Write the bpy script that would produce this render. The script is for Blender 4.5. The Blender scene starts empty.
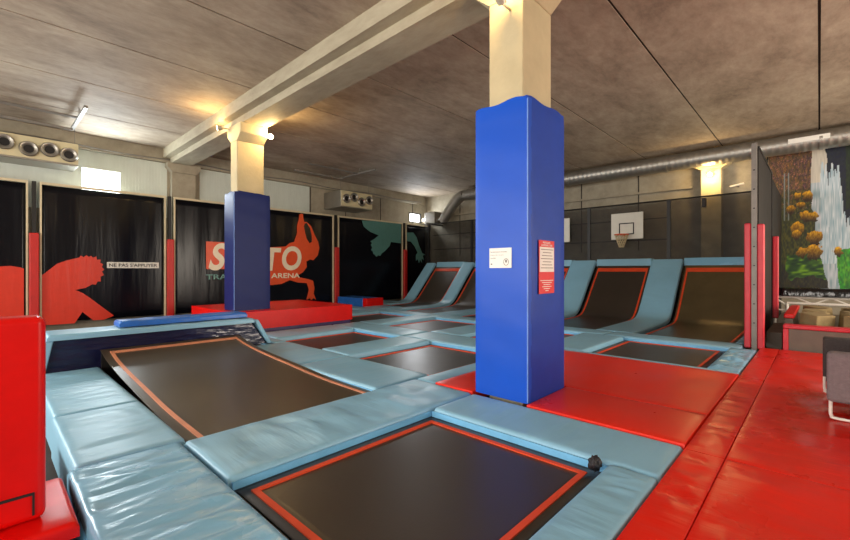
import bpy, bmesh, math, random
from mathutils import Vector, Matrix
R = random.Random(7)
S = 1.3                       # all coordinates below are in units of the eye height above the pad deck (1.3 m)
scn = bpy.context.scene
COL = scn.collection

# ------------------------------------------------------------------ materials
def srgb(r, g, b):
    f = lambda c: (c/255/12.92) if c/255 <= .04045 else ((c/255+.055)/1.055)**2.4
    return (f(r), f(g), f(b), 1)

def mat(name, col, rough=.5, metal=0, var=.12, scale=6, bump=0, bscale=8, bstretch=(1, 1, 1), spec=.5, coat=0, stretch=(1, 1, 1), col2=None, emit=0, rvar=0, detail=4):
    m = bpy.data.materials.new(name); m.use_nodes = True
    nt = m.node_tree; N = nt.nodes; L = nt.links
    b = N['Principled BSDF']
    b.inputs['Roughness'].default_value = rough; b.inputs['Metallic'].default_value = metal
    b.inputs['Specular IOR Level'].default_value = spec
    b.inputs['Coat Weight'].default_value = coat; b.inputs['Coat Roughness'].default_value = .2
    tc = N.new('ShaderNodeTexCoord'); mp = N.new('ShaderNodeMapping'); mp.inputs['Scale'].default_value = stretch
    L.new(tc.outputs['Object'], mp.inputs['Vector'])
    no = N.new('ShaderNodeTexNoise'); no.inputs['Scale'].default_value = scale; no.inputs['Detail'].default_value = detail
    no.inputs['Roughness'].default_value = .6
    L.new(mp.outputs[0], no.inputs['Vector'])
    rp = N.new('ShaderNodeValToRGB'); rp.color_ramp.elements[0].position = .3; rp.color_ramp.elements[1].position = .7
    c2 = col2 if col2 else tuple(min(1, c*(1+var)) for c in col[:3]) + (1,)
    rp.color_ramp.elements[0].color = tuple(c*(1-var) for c in col[:3]) + (1,); rp.color_ramp.elements[1].color = c2
    L.new(no.outputs['Fac'], rp.inputs[0]); L.new(rp.outputs[0], b.inputs['Base Color'])
    if rvar:
        mr = N.new('ShaderNodeMapRange'); mr.inputs['To Min'].default_value = rough-rvar; mr.inputs['To Max'].default_value = rough+rvar
        mr.inputs['From Min'].default_value = .3; mr.inputs['From Max'].default_value = .7
        L.new(no.outputs['Fac'], mr.inputs['Value']); L.new(mr.outputs[0], b.inputs['Roughness'])
    if bump:
        mp2 = N.new('ShaderNodeMapping'); mp2.inputs['Scale'].default_value = bstretch; L.new(tc.outputs['Object'], mp2.inputs['Vector'])
        n2 = N.new('ShaderNodeTexNoise'); n2.inputs['Scale'].default_value = bscale; n2.inputs['Detail'].default_value = 3
        n2.inputs['Distortion'].default_value = .2
        L.new(mp2.outputs[0], n2.inputs['Vector'])
        bp = N.new('ShaderNodeBump'); bp.inputs['Strength'].default_value = bump; bp.inputs['Distance'].default_value = .03
        L.new(n2.outputs['Fac'], bp.inputs['Height']); L.new(bp.outputs[0], b.inputs['Normal'])
    if emit:
        b.inputs['Emission Color'].default_value = col; b.inputs['Emission Strength'].default_value = emit
    return m

BLUE = srgb(136, 186, 212)
M = {}
M['pad_y'] = mat('light_blue_vinyl_crease_across', BLUE, .38, bump=.24, bscale=1.8, bstretch=(.8, 6, 1), var=.05, scale=2, rvar=.02, spec=.38)
M['pad_x'] = mat('light_blue_vinyl_crease_along', BLUE, .38, bump=.24, bscale=1.8, bstretch=(6, .8, 1), var=.05, scale=2, rvar=.02, spec=.38)
M['pad_rough'] = mat('light_blue_vinyl_rumpled', srgb(128, 182, 212), .27, bump=.42, bscale=1.5, bstretch=(6, .9, 1), var=.05, scale=2, rvar=.02)
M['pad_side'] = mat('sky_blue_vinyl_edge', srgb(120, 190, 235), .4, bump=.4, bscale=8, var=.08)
M['red_mat'] = mat('red_vinyl_mat', srgb(232, 38, 14), .32, bump=.10, bscale=1.6, bstretch=(3, 1, 1), var=.05, scale=1.2, rvar=.07, spec=.32)
M['red_mat2'] = mat('red_vinyl_mat_rumpled', srgb(226, 30, 12), .3, bump=.34, bscale=1.4, bstretch=(1, 5, 1), var=.05, scale=1.2, rvar=.08, spec=.32)
M['red'] = mat('red_vinyl', srgb(222, 12, 8), .35, bump=.2, bscale=2, var=.06, spec=.32)
M['red_post'] = mat('red_post_vinyl', srgb(196, 34, 30), .45, bump=.3, bscale=5, var=.08)
M['crimson'] = mat('crimson_vinyl', srgb(205, 45, 60), .4, bump=.3, bscale=5, var=.08)
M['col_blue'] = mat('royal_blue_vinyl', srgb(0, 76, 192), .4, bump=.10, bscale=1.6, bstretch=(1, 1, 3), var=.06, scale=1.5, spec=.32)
M['col_blue_shade'] = mat('royal_blue_vinyl_shade_tint', srgb(0, 60, 164), .4, bump=.12, bscale=1.6, bstretch=(1, 1, 3), var=.06, spec=.32)  # same vinyl darkened: shade painted into the column's side faces
M['col_dark'] = mat('dark_blue_column_vinyl', srgb(8, 28, 92), .45, bump=.12, bscale=1.6, bstretch=(1, 1, 3), var=.06, spec=.25)
M['edge_highlight'] = mat('painted_edge_highlight', srgb(110, 150, 220), .4)  # paler blue painting the light caught on a sleeve corner
M['navy'] = mat('navy_vinyl', srgb(26, 28, 60), .18, bump=1.0, bscale=1.6, bstretch=(1, 1.2, 5), var=.1)
M['mid_blue'] = mat('blue_vinyl', srgb(40, 105, 190), .35, bump=.6, bscale=4, var=.1)
M['roll'] = mat('black_glossy_vinyl', srgb(14, 14, 18), .15, bump=1, bscale=2, bstretch=(3, 1, 1), var=.1)
M['violet'] = mat('dark_violet_vinyl', srgb(62, 48, 96), .4, bump=.3, var=.1)
M['bed'] = mat('woven_black_bed', srgb(60, 52, 45), .36, bump=.02, bscale=60, var=.05, scale=1.6, rvar=.02, spec=.4)
M['bed_warm'] = mat('brown_bed', srgb(74, 64, 50), .3, bump=.02, bscale=60, var=.05, scale=1.6, rvar=.02, spec=.5)  # browner and smoother than the plain bed
M['bed_gold_sheen'] = mat('bed_painted_gold_sheen', srgb(104, 92, 66), .34, bump=.04, bscale=60, var=.12, scale=1.6, metal=.55)  # golden metallic tint paints the lamp's reflection into the right ramp bed
M['band'] = mat('orange_webbing', srgb(226, 74, 30), .6, var=.08)
M['band_pale'] = mat('faded_peach_webbing', srgb(214, 142, 108), .6, var=.08)
M['frame'] = mat('black_steel', srgb(22, 21, 20), .5, var=.1)
M['under'] = mat('dark_plywood_deck', srgb(40, 34, 30), .8, var=.2)
M['floor'] = mat('dark_concrete_floor', srgb(58, 52, 48), .8, var=.2)
M['curtain'] = mat('black_vinyl_curtain', srgb(12, 13, 20), .22, bump=.35, bscale=1.1, bstretch=(1, 3.2, .35), var=.1, spec=.22)
M['cream'] = mat('cream_painted_steel', srgb(214, 200, 168), .5, var=.06)
M['letter'] = mat('cream_print', srgb(240, 226, 200), .4, var=.04)
M['art_red'] = mat('red_orange_print', srgb(214, 52, 28), .35, bump=.25, bscale=1.3, bstretch=(1, 4.2, .5), var=.05)
M['art_orange'] = mat('orange_print', srgb(226, 80, 34), .35, bump=.25, bscale=1.3, bstretch=(1, 4.2, .5), var=.05)
M['art_teal'] = mat('teal_print', srgb(88, 138, 132), .35, bump=.25, bscale=1.3, bstretch=(1, 4.2, .5), var=.05)
M['white'] = mat('white_paper', srgb(232, 230, 222), .5, var=.03)
M['ink'] = mat('black_ink', srgb(25, 22, 22), .6, var=.05)
M['grey_ink'] = mat('grey_ink', srgb(120, 112, 104), .6, var=.05)
M['red_paper'] = mat('red_paper', srgb(220, 30, 36), .45, var=.04)
M['steel'] = mat('galvanised_steel', srgb(168, 164, 156), .42, metal=.85, var=.08, scale=5, rvar=.03)
M['grey_steel'] = mat('grey_box_section', srgb(128, 124, 118), .45, metal=.3, var=.12)
M['white_metal'] = mat('white_tube', srgb(228, 222, 212), .4, var=.04)
M['dark_hole'] = mat('dark_nozzle_mouth', srgb(12, 8, 8), .6, var=.1)
M['heater'] = mat('heater_cream_front', srgb(206, 196, 160), .4, var=.06)
M['sofa'] = mat('grey_mauve_fabric', srgb(122, 110, 112), .9, bump=.5, bscale=60, var=.12, scale=30, bstretch=(1, 1, 2))
M['sofa2'] = mat('charcoal_fabric', srgb(66, 60, 60), .9, bump=.5, bscale=60, var=.12, scale=30)
M['foam'] = mat('olive_beige_foam', srgb(146, 128, 90), .95, bump=.4, bscale=20, var=.15)
M['pit'] = mat('taupe_pit_wall_vinyl', srgb(112, 102, 90), .6, bump=.3, bscale=3, var=.1)
M['board'] = mat('white_backboard', srgb(222, 220, 208), .4, var=.03)
M['rim'] = mat('orange_rim_paint', srgb(226, 86, 40), .4, var=.05)
M['net'] = mat('cream_net_cord', srgb(206, 190, 150), .8, var=.08)
M['cloth_black'] = mat('crumpled_black_cloth', srgb(36, 33, 36), .45, bump=1, bscale=20, var=.2)
M['glass_win'] = mat('bright_daylit_pane', (1, 1, .96, 1), .3, var=0, emit=3.2)
M['lampglow'] = mat('warm_lamp_glass', (1, .72, .34, 1), .3, var=0, emit=14)
M['lampbody'] = mat('lamp_housing', srgb(190, 180, 160), .4, metal=.4)
M['speaker'] = mat('black_plastic', srgb(20, 18, 17), .6)
M['pillar'] = mat('cream_concrete_pillar', srgb(190, 176, 140), .8, bump=.15, bscale=18, var=.08, scale=3)

def concrete(name, base, dark, light, stretch, seam=None, rough=.75):
    m = bpy.data.materials.new(name); m.use_nodes = True
    nt = m.node_tree; N = nt.nodes; L = nt.links; b = N['Principled BSDF']
    b.inputs['Roughness'].default_value = rough; b.inputs['Specular IOR Level'].default_value = .35
    tc = N.new('ShaderNodeTexCoord'); mp = N.new('ShaderNodeMapping'); mp.inputs['Scale'].default_value = stretch
    L.new(tc.outputs['Object'], mp.inputs['Vector'])
    n1 = N.new('ShaderNodeTexNoise'); n1.inputs['Scale'].default_value = .8; n1.inputs['Detail'].default_value = 8; n1.inputs['Roughness'].default_value = .7; n1.inputs['Distortion'].default_value = .4
    L.new(mp.outputs[0], n1.inputs['Vector'])
    n2 = N.new('ShaderNodeTexNoise'); n2.inputs['Scale'].default_value = 5; n2.inputs['Detail'].default_value = 6; n2.inputs['Roughness'].default_value = .7
    L.new(mp.outputs[0], n2.inputs['Vector'])
    r1 = N.new('ShaderNodeValToRGB'); r1.color_ramp.elements[0].position = .28; r1.color_ramp.elements[1].position = .75
    r1.color_ramp.elements[0].color = dark; r1.color_ramp.elements[1].color = light
    e = r1.color_ramp.elements.new(.5); e.color = base
    mix = N.new('ShaderNodeMath'); mix.operation = 'MULTIPLY_ADD'; mix.inputs[1].default_value = .35
    L.new(n2.outputs['Fac'], mix.inputs[0])
    sc = N.new('ShaderNodeMath'); sc.operation = 'MULTIPLY'; sc.inputs[1].default_value = .66
    L.new(n1.outputs['Fac'], sc.inputs[0]); L.new(sc.outputs[0], mix.inputs[2])
    L.new(mix.outputs[0], r1.inputs[0]); L.new(r1.outputs[0], b.inputs['Base Color'])
    bp = N.new('ShaderNodeBump'); bp.inputs['Strength'].default_value = .25; bp.inputs['Distance'].default_value = .02
    L.new(n2.outputs['Fac'], bp.inputs['Height']); L.new(bp.outputs[0], b.inputs['Normal'])
    return m
M['ceiling'] = concrete('board_marked_concrete', srgb(160, 144, 125), srgb(108, 94, 80), srgb(196, 182, 160), (1.5, .7, 1))
M['beam'] = concrete('beam_concrete', srgb(158, 148, 126), srgb(122, 112, 94), srgb(184, 174, 150), (.5, 1.5, 1.5))
M['wallc'] = concrete('wall_concrete', srgb(156, 148, 130), srgb(126, 118, 102), srgb(180, 172, 152), (1, 1, 1))
M['seam'] = mat('dark_joint', srgb(44, 36, 30), .9)
M['clad'] = mat('ribbed_pale_cladding', srgb(200, 208, 200), .5, var=.05, stretch=(1, 1, .3))

def mesh_mat(name, col, alpha):
    m = bpy.data.materials.new(name); m.use_nodes = True
    nt = m.node_tree; N = nt.nodes; L = nt.links; b = N['Principled BSDF']; out = N['Material Output']
    b.inputs['Base Color'].default_value = col; b.inputs['Roughness'].default_value = .6
    t = N.new('ShaderNodeBsdfTransparent'); mx = N.new('ShaderNodeMixShader')
    tc = N.new('ShaderNodeTexCoord'); no = N.new('ShaderNodeTexNoise'); no.inputs['Scale'].default_value = 3
    L.new(tc.outputs['Object'], no.inputs['Vector'])
    mr = N.new('ShaderNodeMapRange'); mr.inputs['To Min'].default_value = alpha-.08; mr.inputs['To Max'].default_value = alpha+.08
    L.new(no.outputs['Fac'], mr.inputs['Value']); L.new(mr.outputs[0], mx.inputs[0])
    L.new(t.outputs[0], mx.inputs[1]); L.new(b.outputs[0], mx.inputs[2]); L.new(mx.outputs[0], out.inputs['Surface'])
    return m
M['netting'] = mesh_mat('fine_dark_netting', srgb(38, 34, 30), .40)
M['netting_dark'] = mesh_mat('dense_black_netting', srgb(24, 20, 19), .9)

# ------------------------------------------------------------------ mesh helpers
class MB:
    def __init__(s): s.v = []; s.f = []; s.smooth = []
    def add(s, vs, fs, smooth=False):
        n = len(s.v); s.v += [tuple(v) for v in vs]; s.f += [tuple(i+n for i in f) for f in fs]; s.smooth += [smooth]*len(fs); return s
    def box(s, x0, x1, y0, y1, z0, z1):
        return s.add([(x0,y0,z0),(x1,y0,z0),(x1,y1,z0),(x0,y1,z0),(x0,y0,z1),(x1,y0,z1),(x1,y1,z1),(x0,y1,z1)],
                     [(0,3,2,1),(4,5,6,7),(0,1,5,4),(1,2,6,5),(2,3,7,6),(3,0,4,7)])
    def ring(s, x0, x1, y0, y1, w, z0, z1):
        s.box(x0, x1, y0, y0+w, z0, z1); s.box(x0, x1, y1-w, y1, z0, z1)
        s.box(x0, x0+w, y0+w, y1-w, z0, z1); return s.box(x1-w, x1, y0+w, y1-w, z0, z1)
    def tube(s, pts, r, n=10, cap=True, smooth=True):
        pts = [Vector(p) for p in pts]; rings = []; up = None
        rr = r if isinstance(r, (list, tuple)) else [r]*len(pts)
        for i, p in enumerate(pts):
            d = (pts[min(i+1, len(pts)-1)] - pts[max(i-1, 0)]).normalized()
            if up is None: up = Vector((0,0,1)) if abs(d.z) < .9 else Vector((1,0,0))
            a = d.cross(up).normalized(); up = a.cross(d).normalized()
            rings.append([p + (a*math.cos(2*math.pi*k/n) + up*math.sin(2*math.pi*k/n))*rr[i] for k in range(n)])
        vs = [v for r_ in rings for v in r_]
        fs = [(i*n+k, i*n+(k+1) % n, (i+1)*n+(k+1) % n, (i+1)*n+k) for i in range(len(pts)-1) for k in range(n)]
        s.add(vs, fs, smooth)
        if cap: s.add(rings[0], [tuple(range(n-1, -1, -1))]); s.add(rings[-1], [tuple(range(n))])
        return s
    def prism(s, poly, axis, a, b):
        """poly: 2-D points, axis: extrude axis; (x: y,z) (y: x,z) (z: x,y)"""
        f = {'x': lambda t, p: (t, p[0], p[1]), 'y': lambda t, p: (p[0], t, p[1]), 'z': lambda t, p: (p[0], p[1], t)}[axis]
        n = len(poly)
        return s.add([f(a, p) for p in poly] + [f(b, p) for p in poly],
                     [tuple(range(n)), tuple(range(2*n-1, n-1, -1))] + [(i, i+n, (i+1) % n+n, (i+1) % n) for i in range(n)])
    def build(s, name, m, parent=None, loc=None, bevel=0, recalc=True):
        """coordinates are absolute; loc (or the parent's) is where the origin stands"""
        if loc is None: loc = parent.get('_o', (0, 0, 0)) if parent else (0, 0, 0)
        me = bpy.data.meshes.new(name)
        me.from_pydata([((v[0]-loc[0])*S, (v[1]-loc[1])*S, (v[2]-loc[2])*S) for v in s.v], [], s.f)
        me.polygons.foreach_set('use_smooth', s.smooth)
        if recalc or bevel:
            bm = bmesh.new(); bm.from_mesh(me)
            bmesh.ops.recalc_face_normals(bm, faces=bm.faces)
            bm.to_mesh(me); bm.free()
        if any(s.smooth): me.set_sharp_from_angle(angle=math.radians(48))
        me.materials.append(m)
        o = bpy.data.objects.new(name, me); COL.objects.link(o)
        if parent: o.parent = parent
        else: o.location = Vector(loc)*S
        o['_o'] = tuple(loc)
        if bevel:
            md = o.modifiers.new('bevel', 'BEVEL'); md.width = bevel*S; md.segments = 3; md.limit_method = 'ANGLE'
            for p in me.polygons: p.use_smooth = True
            md.harden_normals = True
        return o

def tag(o, label, cat, group=None, kind=None):
    o['label'] = label; o['category'] = cat
    if group: o['group'] = group
    if kind: o['kind'] = kind
    return o
def struct(o): o['kind'] = 'structure'; return o
def empty(name, loc, label, cat, group=None):
    o = bpy.data.objects.new(name, None); COL.objects.link(o); o.location = Vector(loc)*S; o['_o'] = tuple(loc)
    o.empty_display_size = .2
    return tag(o, label, cat, group)
def copy_tree(o, loc, label, group=None):
    c = o.copy(); COL.objects.link(c); c.location = Vector(loc)*S; c['label'] = label
    if group: c['group'] = group
    for ch in [q for q in bpy.data.objects if q.parent == o]:
        d = ch.copy(); COL.objects.link(d); d.parent = c
        for g in [q for q in bpy.data.objects if q.parent == ch]:
            h = g.copy(); COL.objects.link(h); h.parent = d
    return c

def cushion(x0, x1, y0, y1, z0, z1, r=.025, step=.07, wr=.004, freq=(3, 14), seed=0, slope=None, cr=None):
    """soft vinyl-covered mat: rounded edges, gently puckered top"""
    mb = MB(); q = random.Random(seed*13+5)
    ph = [q.uniform(0, 6.28) for _ in range(8)]
    CR = []
    if cr:                       # (how many, main angle, angle spread, length, half width, height)
        for _ in range(cr[0]):
            an = cr[1]+q.gauss(0, cr[2]); CR.append((q.uniform(x0, x1), q.uniform(y0, y1), math.cos(an), math.sin(an), cr[3]*q.uniform(.4, 1.3), cr[4]*q.uniform(.7, 1.5), cr[5]*q.choice((1, 1, .7, -.6))*q.uniform(.4, 1.2), q.uniform(-.5, .5)))
    def axis(a, b):
        n = max(2, int((b-a-2*r)/step)); pts = [a, a+r*.15, a+r*.5, a+r]
        pts += [a+r+(b-a-2*r)*i/n for i in range(1, n)] + [b-r, b-r*.5, b-r*.15, b]; return pts
    X = axis(x0, x1); Y = axis(y0, y1); nx = len(X); ny = len(Y); vs = []
    for j, y in enumerate(Y):
        for i, x in enumerate(X):
            dx = max(0, r-min(x-x0, x1-x)); dy = max(0, r-min(y-y0, y1-y))
            d = min(r, math.hypot(dx, dy)); z = z1-(r-math.sqrt(max(0, r*r-d*d)))
            e = min(x-x0, x1-x, y-y0, y1-y); k = min(1, e/.08)
            w = (math.sin(freq[0]*x+freq[1]*y+ph[0]+1.5*math.sin(freq[0]*2.1*x+ph[1])) + .6*math.sin(freq[0]*2.3*x-freq[1]*1.7*y+ph[2]) + .5*math.sin(freq[1]*2.9*y+ph[3]+2*math.sin(3*x+ph[4])))
            z += wr*w*k
            if slope: z += slope(x, y)
            for cx, cy, ux, uy, ln, wd_, am, bd in CR:
                al = (x-cx)*ux+(y-cy)*uy
                if abs(al) < ln:
                    ac = -(x-cx)*uy+(y-cy)*ux+bd*al*al/ln
                    if abs(ac) < 3*wd_: z += am*math.exp(-(ac/wd_)**2)*(1-(al/ln)**2)*k
            vs.append((x, y, z))
    fs = [(j*nx+i, j*nx+i+1, (j+1)*nx+i+1, (j+1)*nx+i) for j in range(ny-1) for i in range(nx-1)]
    # skirt
    per = [i for i in range(nx)] + [j*nx+nx-1 for j in range(1, ny)] + [(ny-1)*nx+i for i in range(nx-2, -1, -1)] + [j*nx for j in range(ny-2, 0, -1)]
    n0 = len(vs); n = len(per)
    for p in per: vs.append((vs[p][0], vs[p][1], z0))
    fs += [(per[k], n0+k, n0+(k+1) % n, per[(k+1) % n]) for k in range(n)]
    fs.append(tuple(n0+k for k in range(n)))
    mb.add(vs, fs, True)
    return mb

def sweep(path, x0, x1, th, nx=6, round_=.02):
    """slab whose centre-line profile (y,z) is swept across x0..x1; th = thickness below the profile along its normal"""
    mb = MB(); P = [Vector((0, p[0], p[1])) for p in path]; n = len(P); nor = []
    for i in range(n):
        d = (P[min(i+1, n-1)]-P[max(i-1, 0)]).normalized(); nor.append(Vector((0, -d.z, d.y)))
    xs = [x0, x0+round_*.3, x0+round_] + [x0+round_+(x1-x0-2*round_)*k/nx for k in range(1, nx)] + [x1-round_, x1-round_*.3, x1]
    dr = [round_, round_*.3, 0] + [0]*(nx-1) + [0, round_*.3, round_]
    m = len(xs); vs = []
    for i in range(n):
        for k in range(m):
            p = P[i]-nor[i]*min(dr[k], th*.8); vs.append((xs[k], p.y, p.z))
    for i in range(n):
        for k in (0, m-1):
            p = P[i]-nor[i]*th; vs.append((xs[k], p.y, p.z))
    fs = [(i*m+k, i*m+k+1, (i+1)*m+k+1, (i+1)*m+k) for i in range(n-1) for k in range(m-1)]
    b = n*m
    for i in range(n-1):
        fs += [(i*m, (i+1)*m, b+(i+1)*2, b+i*2), (i*m+m-1, b+i*2+1, b+(i+1)*2+1, (i+1)*m+m-1), (b+i*2, b+(i+1)*2, b+(i+1)*2+1, b+i*2+1)]
    for i in (0, n-1): fs.append(tuple([i*m+k for k in range(m)] + [b+i*2+1, b+i*2]))
    mb.add(vs, fs, True); return mb

def smooth_path(pts, n=6):
    out = []
    for i in range(len(pts)-1):
        p0 = pts[max(i-1, 0)]; p1 = pts[i]; p2 = pts[i+1]; p3 = pts[min(i+2, len(pts)-1)]
        for k in range(n):
            t = k/n
            out.append(tuple(.5*((2*b)+(-a+c)*t+(2*a-5*b+4*c-d)*t*t+(-a+3*b-3*c+d)*t**3) for a, b, c, d in zip(p0, p1, p2, p3)))
    out.append(tuple(pts[-1])); return out

def text(s, name, m, org, ux, size, width=None, parent=None, th=.004, height=None, align='LEFT', shear=0, bold=0):
    cu = bpy.data.curves.new(name, 'FONT'); cu.body = s; cu.size = 1; cu.extrude = .001; cu.shear = shear; cu.offset = bold
    o = bpy.data.objects.new(name+'_tmp', cu); COL.objects.link(o)
    dg = bpy.context.evaluated_depsgraph_get(); me = bpy.data.meshes.new_from_object(o.evaluated_get(dg))
    bpy.data.objects.remove(o)
    xs = [v.co.x for v in me.vertices]; ys = [v.co.y for v in me.vertices]
    w = max(xs)-min(xs); h = max(ys)-min(ys)
    sx = (width/w) if width else size; sy = (height/h) if height else size
    ux = Vector(ux); uz = Vector((0, 0, 1)); un = ux.cross(uz)
    vs = []
    for v in me.vertices:
        p = Vector(org)+ux*(v.co.x-min(xs))*sx+uz*(v.co.y-min(ys))*sy+un*(v.co.z/.001+1)*.5*th
        vs.append(tuple(p))
    mb = MB(); mb.add(vs, [tuple(p.vertices) for p in me.polygons]); bpy.data.meshes.remove(me)
    return mb.build(name, m, parent, recalc=False)

F = 417; A = math.radians(43.4); FW = (-math.sin(A), math.cos(A)); RT = (math.cos(A), math.sin(A))
def at_x(px, py, X):            # where the sight line of a traced outline point meets the wall plane x = X
    a = (px-425)/F; d = (FW[0]+a*RT[0], FW[1]+a*RT[1]); t = X/d[0]
    return (d[1]*t, 1+(270-py)/F*t)

# ------------------------------------------------------------------ the setting
CZ = 3.764
XW = -10.95; YB = 11.65; FZ = -.32
struct(MB().box(XW, 5, -5, YB, FZ-.1, FZ).build('floor', M['floor']))
mb = MB(); xs = sorted([-.0+(-1.57*k) for k in range(-3, 8)]); xs = [XW-.2] + [x for x in xs if XW < x < 5] + [5]
for a, b in zip(xs, xs[1:]): mb.box(a+.013, b-.013, -5, YB+.2, CZ, CZ+.12)
c = struct(mb.build('ceiling', M['ceiling']))
mb = MB()
for x in xs[1:-1]: mb.box(x-.0128, x+.0128, -5, YB+.2, CZ+.012, CZ+.1)
struct(mb.build('trim_1', M['seam']))
# left wall with the window opening
WY0, WY1, WZ0, WZ1 = 1.34, 2.05, 2.55, 3.13
def wall_with_hole(x0, x1, y0, y1, z0, z1, holes):
    mb = MB(); ys = sorted({y0, y1} | {h[0] for h in holes} | {h[1] for h in holes})
    for a, b in zip(ys, ys[1:]):
        hs = [h for h in holes if h[0] <= a and h[1] >= b]
        if hs: mb.box(x0, x1, a, b, z0, hs[0][2]); mb.box(x0, x1, a, b, hs[0][3], z1)
        else: mb.box(x0, x1, a, b, z0, z1)
    return mb
holes = [(WY0, WY1, WZ0, WZ1), (10.72, 11.35, 2.76, 3.12)]
struct(wall_with_hole(XW-.2, XW, -5, YB, FZ, CZ, holes).build('wall_left', M['wallc']))
struct(MB().box(XW-.2, 5, YB, YB+.2, FZ, CZ).build('wall_back', M['wallc']))
for k, h in enumerate(holes):
    fr = MB()
    fr.box(XW-.1, XW+.02, h[0], h[0]+.03, h[2], h[3]); fr.box(XW-.1, XW+.02, h[1]-.03, h[1], h[2], h[3])
    fr.box(XW-.1, XW+.02, h[0]+.03, h[1]-.03, h[2], h[2]+.03); fr.box(XW-.1, XW+.02, h[0]+.03, h[1]-.03, h[3]-.03, h[3])
    w = struct(fr.build('window_%d' % (k+1), M['clad'] if k == 0 else M['frame'], loc=(XW, h[0], h[2])))
    MB().box(XW-.07, XW-.06, h[0]+.03, h[1]-.03, h[2]+.03, h[3]-.03).build('pane', M['glass_win'], w)
# concrete lintel band along the left wall, ribbed cladding bays below it
mb = MB(); mb.box(XW, XW+.10, -5, YB-.2, 3.46, CZ)
struct(mb.build('trim_2', M['wallc']))
def ribbed(y0, y1, z0, z1, skip=None):
    mb = MB(); segs = [(y0, y1, z0, z1)] if not skip else [(y0, skip[0], z0, z1), (skip[1], y1, z0, z1), (skip[0], skip[1], z0, skip[2]), (skip[0], skip[1], skip[3], z1)]
    for (a, b, c_, d) in segs:
        mb.box(XW, XW+.012, a, b, c_, d); y = a
        while y < b-.03: mb.box(XW+.012, XW+.016, y, y+.03, c_, d); y += .06
    return mb
struct(ribbed(-3, 2.9, 2.2, 3.455, (WY0, WY1, WZ0, WZ1)).build('trim_3', M['clad']))
struct(ribbed(3.6, 6.6, 2.2, 3.455).build('trim_4', M['clad']))
mb = MB()
for y in (7.9, 9.35, 10.9): mb.box(XW, XW+.012, y-.008, y+.008, 2.2, 3.455)
mb.box(XW, XW+.012, 6.62, 6.64, 2.2, 3.455)
struct(mb.build('trim_5', M['seam']))
# thin rods and pipe on the lintel
mb = MB(); pts = [(XW+.115, y, 3.52+.02*math.sin(y*2.3)) for y in [k*.25-1 for k in range(50)]]
pp = tag(mb.tube(pts, .014, 6).build('conduit', M['grey_steel'], loc=(XW+.13, 4, 3.4)), 'thin grey conduit running along the top of the left wall', 'pipe')
# half pillar on the left wall, behind the curtains
mb = MB(); mb.box(XW, XW+.16, 2.96, 3.46, FZ, 3.25)
mb.prism([(2.96, 3.25), (3.46, 3.25), (3.56, 3.36), (3.56, 3.455), (2.86, 3.455), (2.86, 3.36)], 'x', XW, XW+.2)
tag(mb.build('wall_pillar', M['wallc'], loc=(XW, 3.2, FZ)), 'beige concrete pillar on left wall under the end of the ceiling beam', 'pillar')

# big beam
BY0, BY1, WB0, WB1 = 2.80, 3.50, 2.94, 3.35
mb = MB(); mb.box(XW+.1, -1.2, BY0, BY1, 3.565, CZ)
mb.box(XW+.1, -1.2, WB0, WB1, 3.45, 3.565)
tag(mb.build('ceiling_beam', M['beam'], loc=(-6, 3.15, 3.45)), 'long stepped concrete beam crossing the ceiling over the two blue padded columns', 'beam')

def column(x0, y0, zfoot, label, group, capz, wd=.33):
    """rectangular pillar with a haunched head"""
    loc = ((x0+.2), y0+.3, zfoot)
    t = empty('concrete_column', loc, label, 'column', group)
    a, b, c_, d = x0+.07, x0+wd, y0+.08, y0+.545
    mb = MB(); mb.box(a, b, c_, d, zfoot, capz-.28)
    mb.build('shaft', M['pillar'], t, bevel=.012)
    mb = MB()
    mb.prism([(a, capz-.28), (b, capz-.28), (b+.14, capz-.16), (b+.14, capz), (a-.14, capz), (a-.14, capz-.16)], 'y', c_, d)
    mb.build('head', M['pillar'], t, bevel=.008)
    return t

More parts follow.
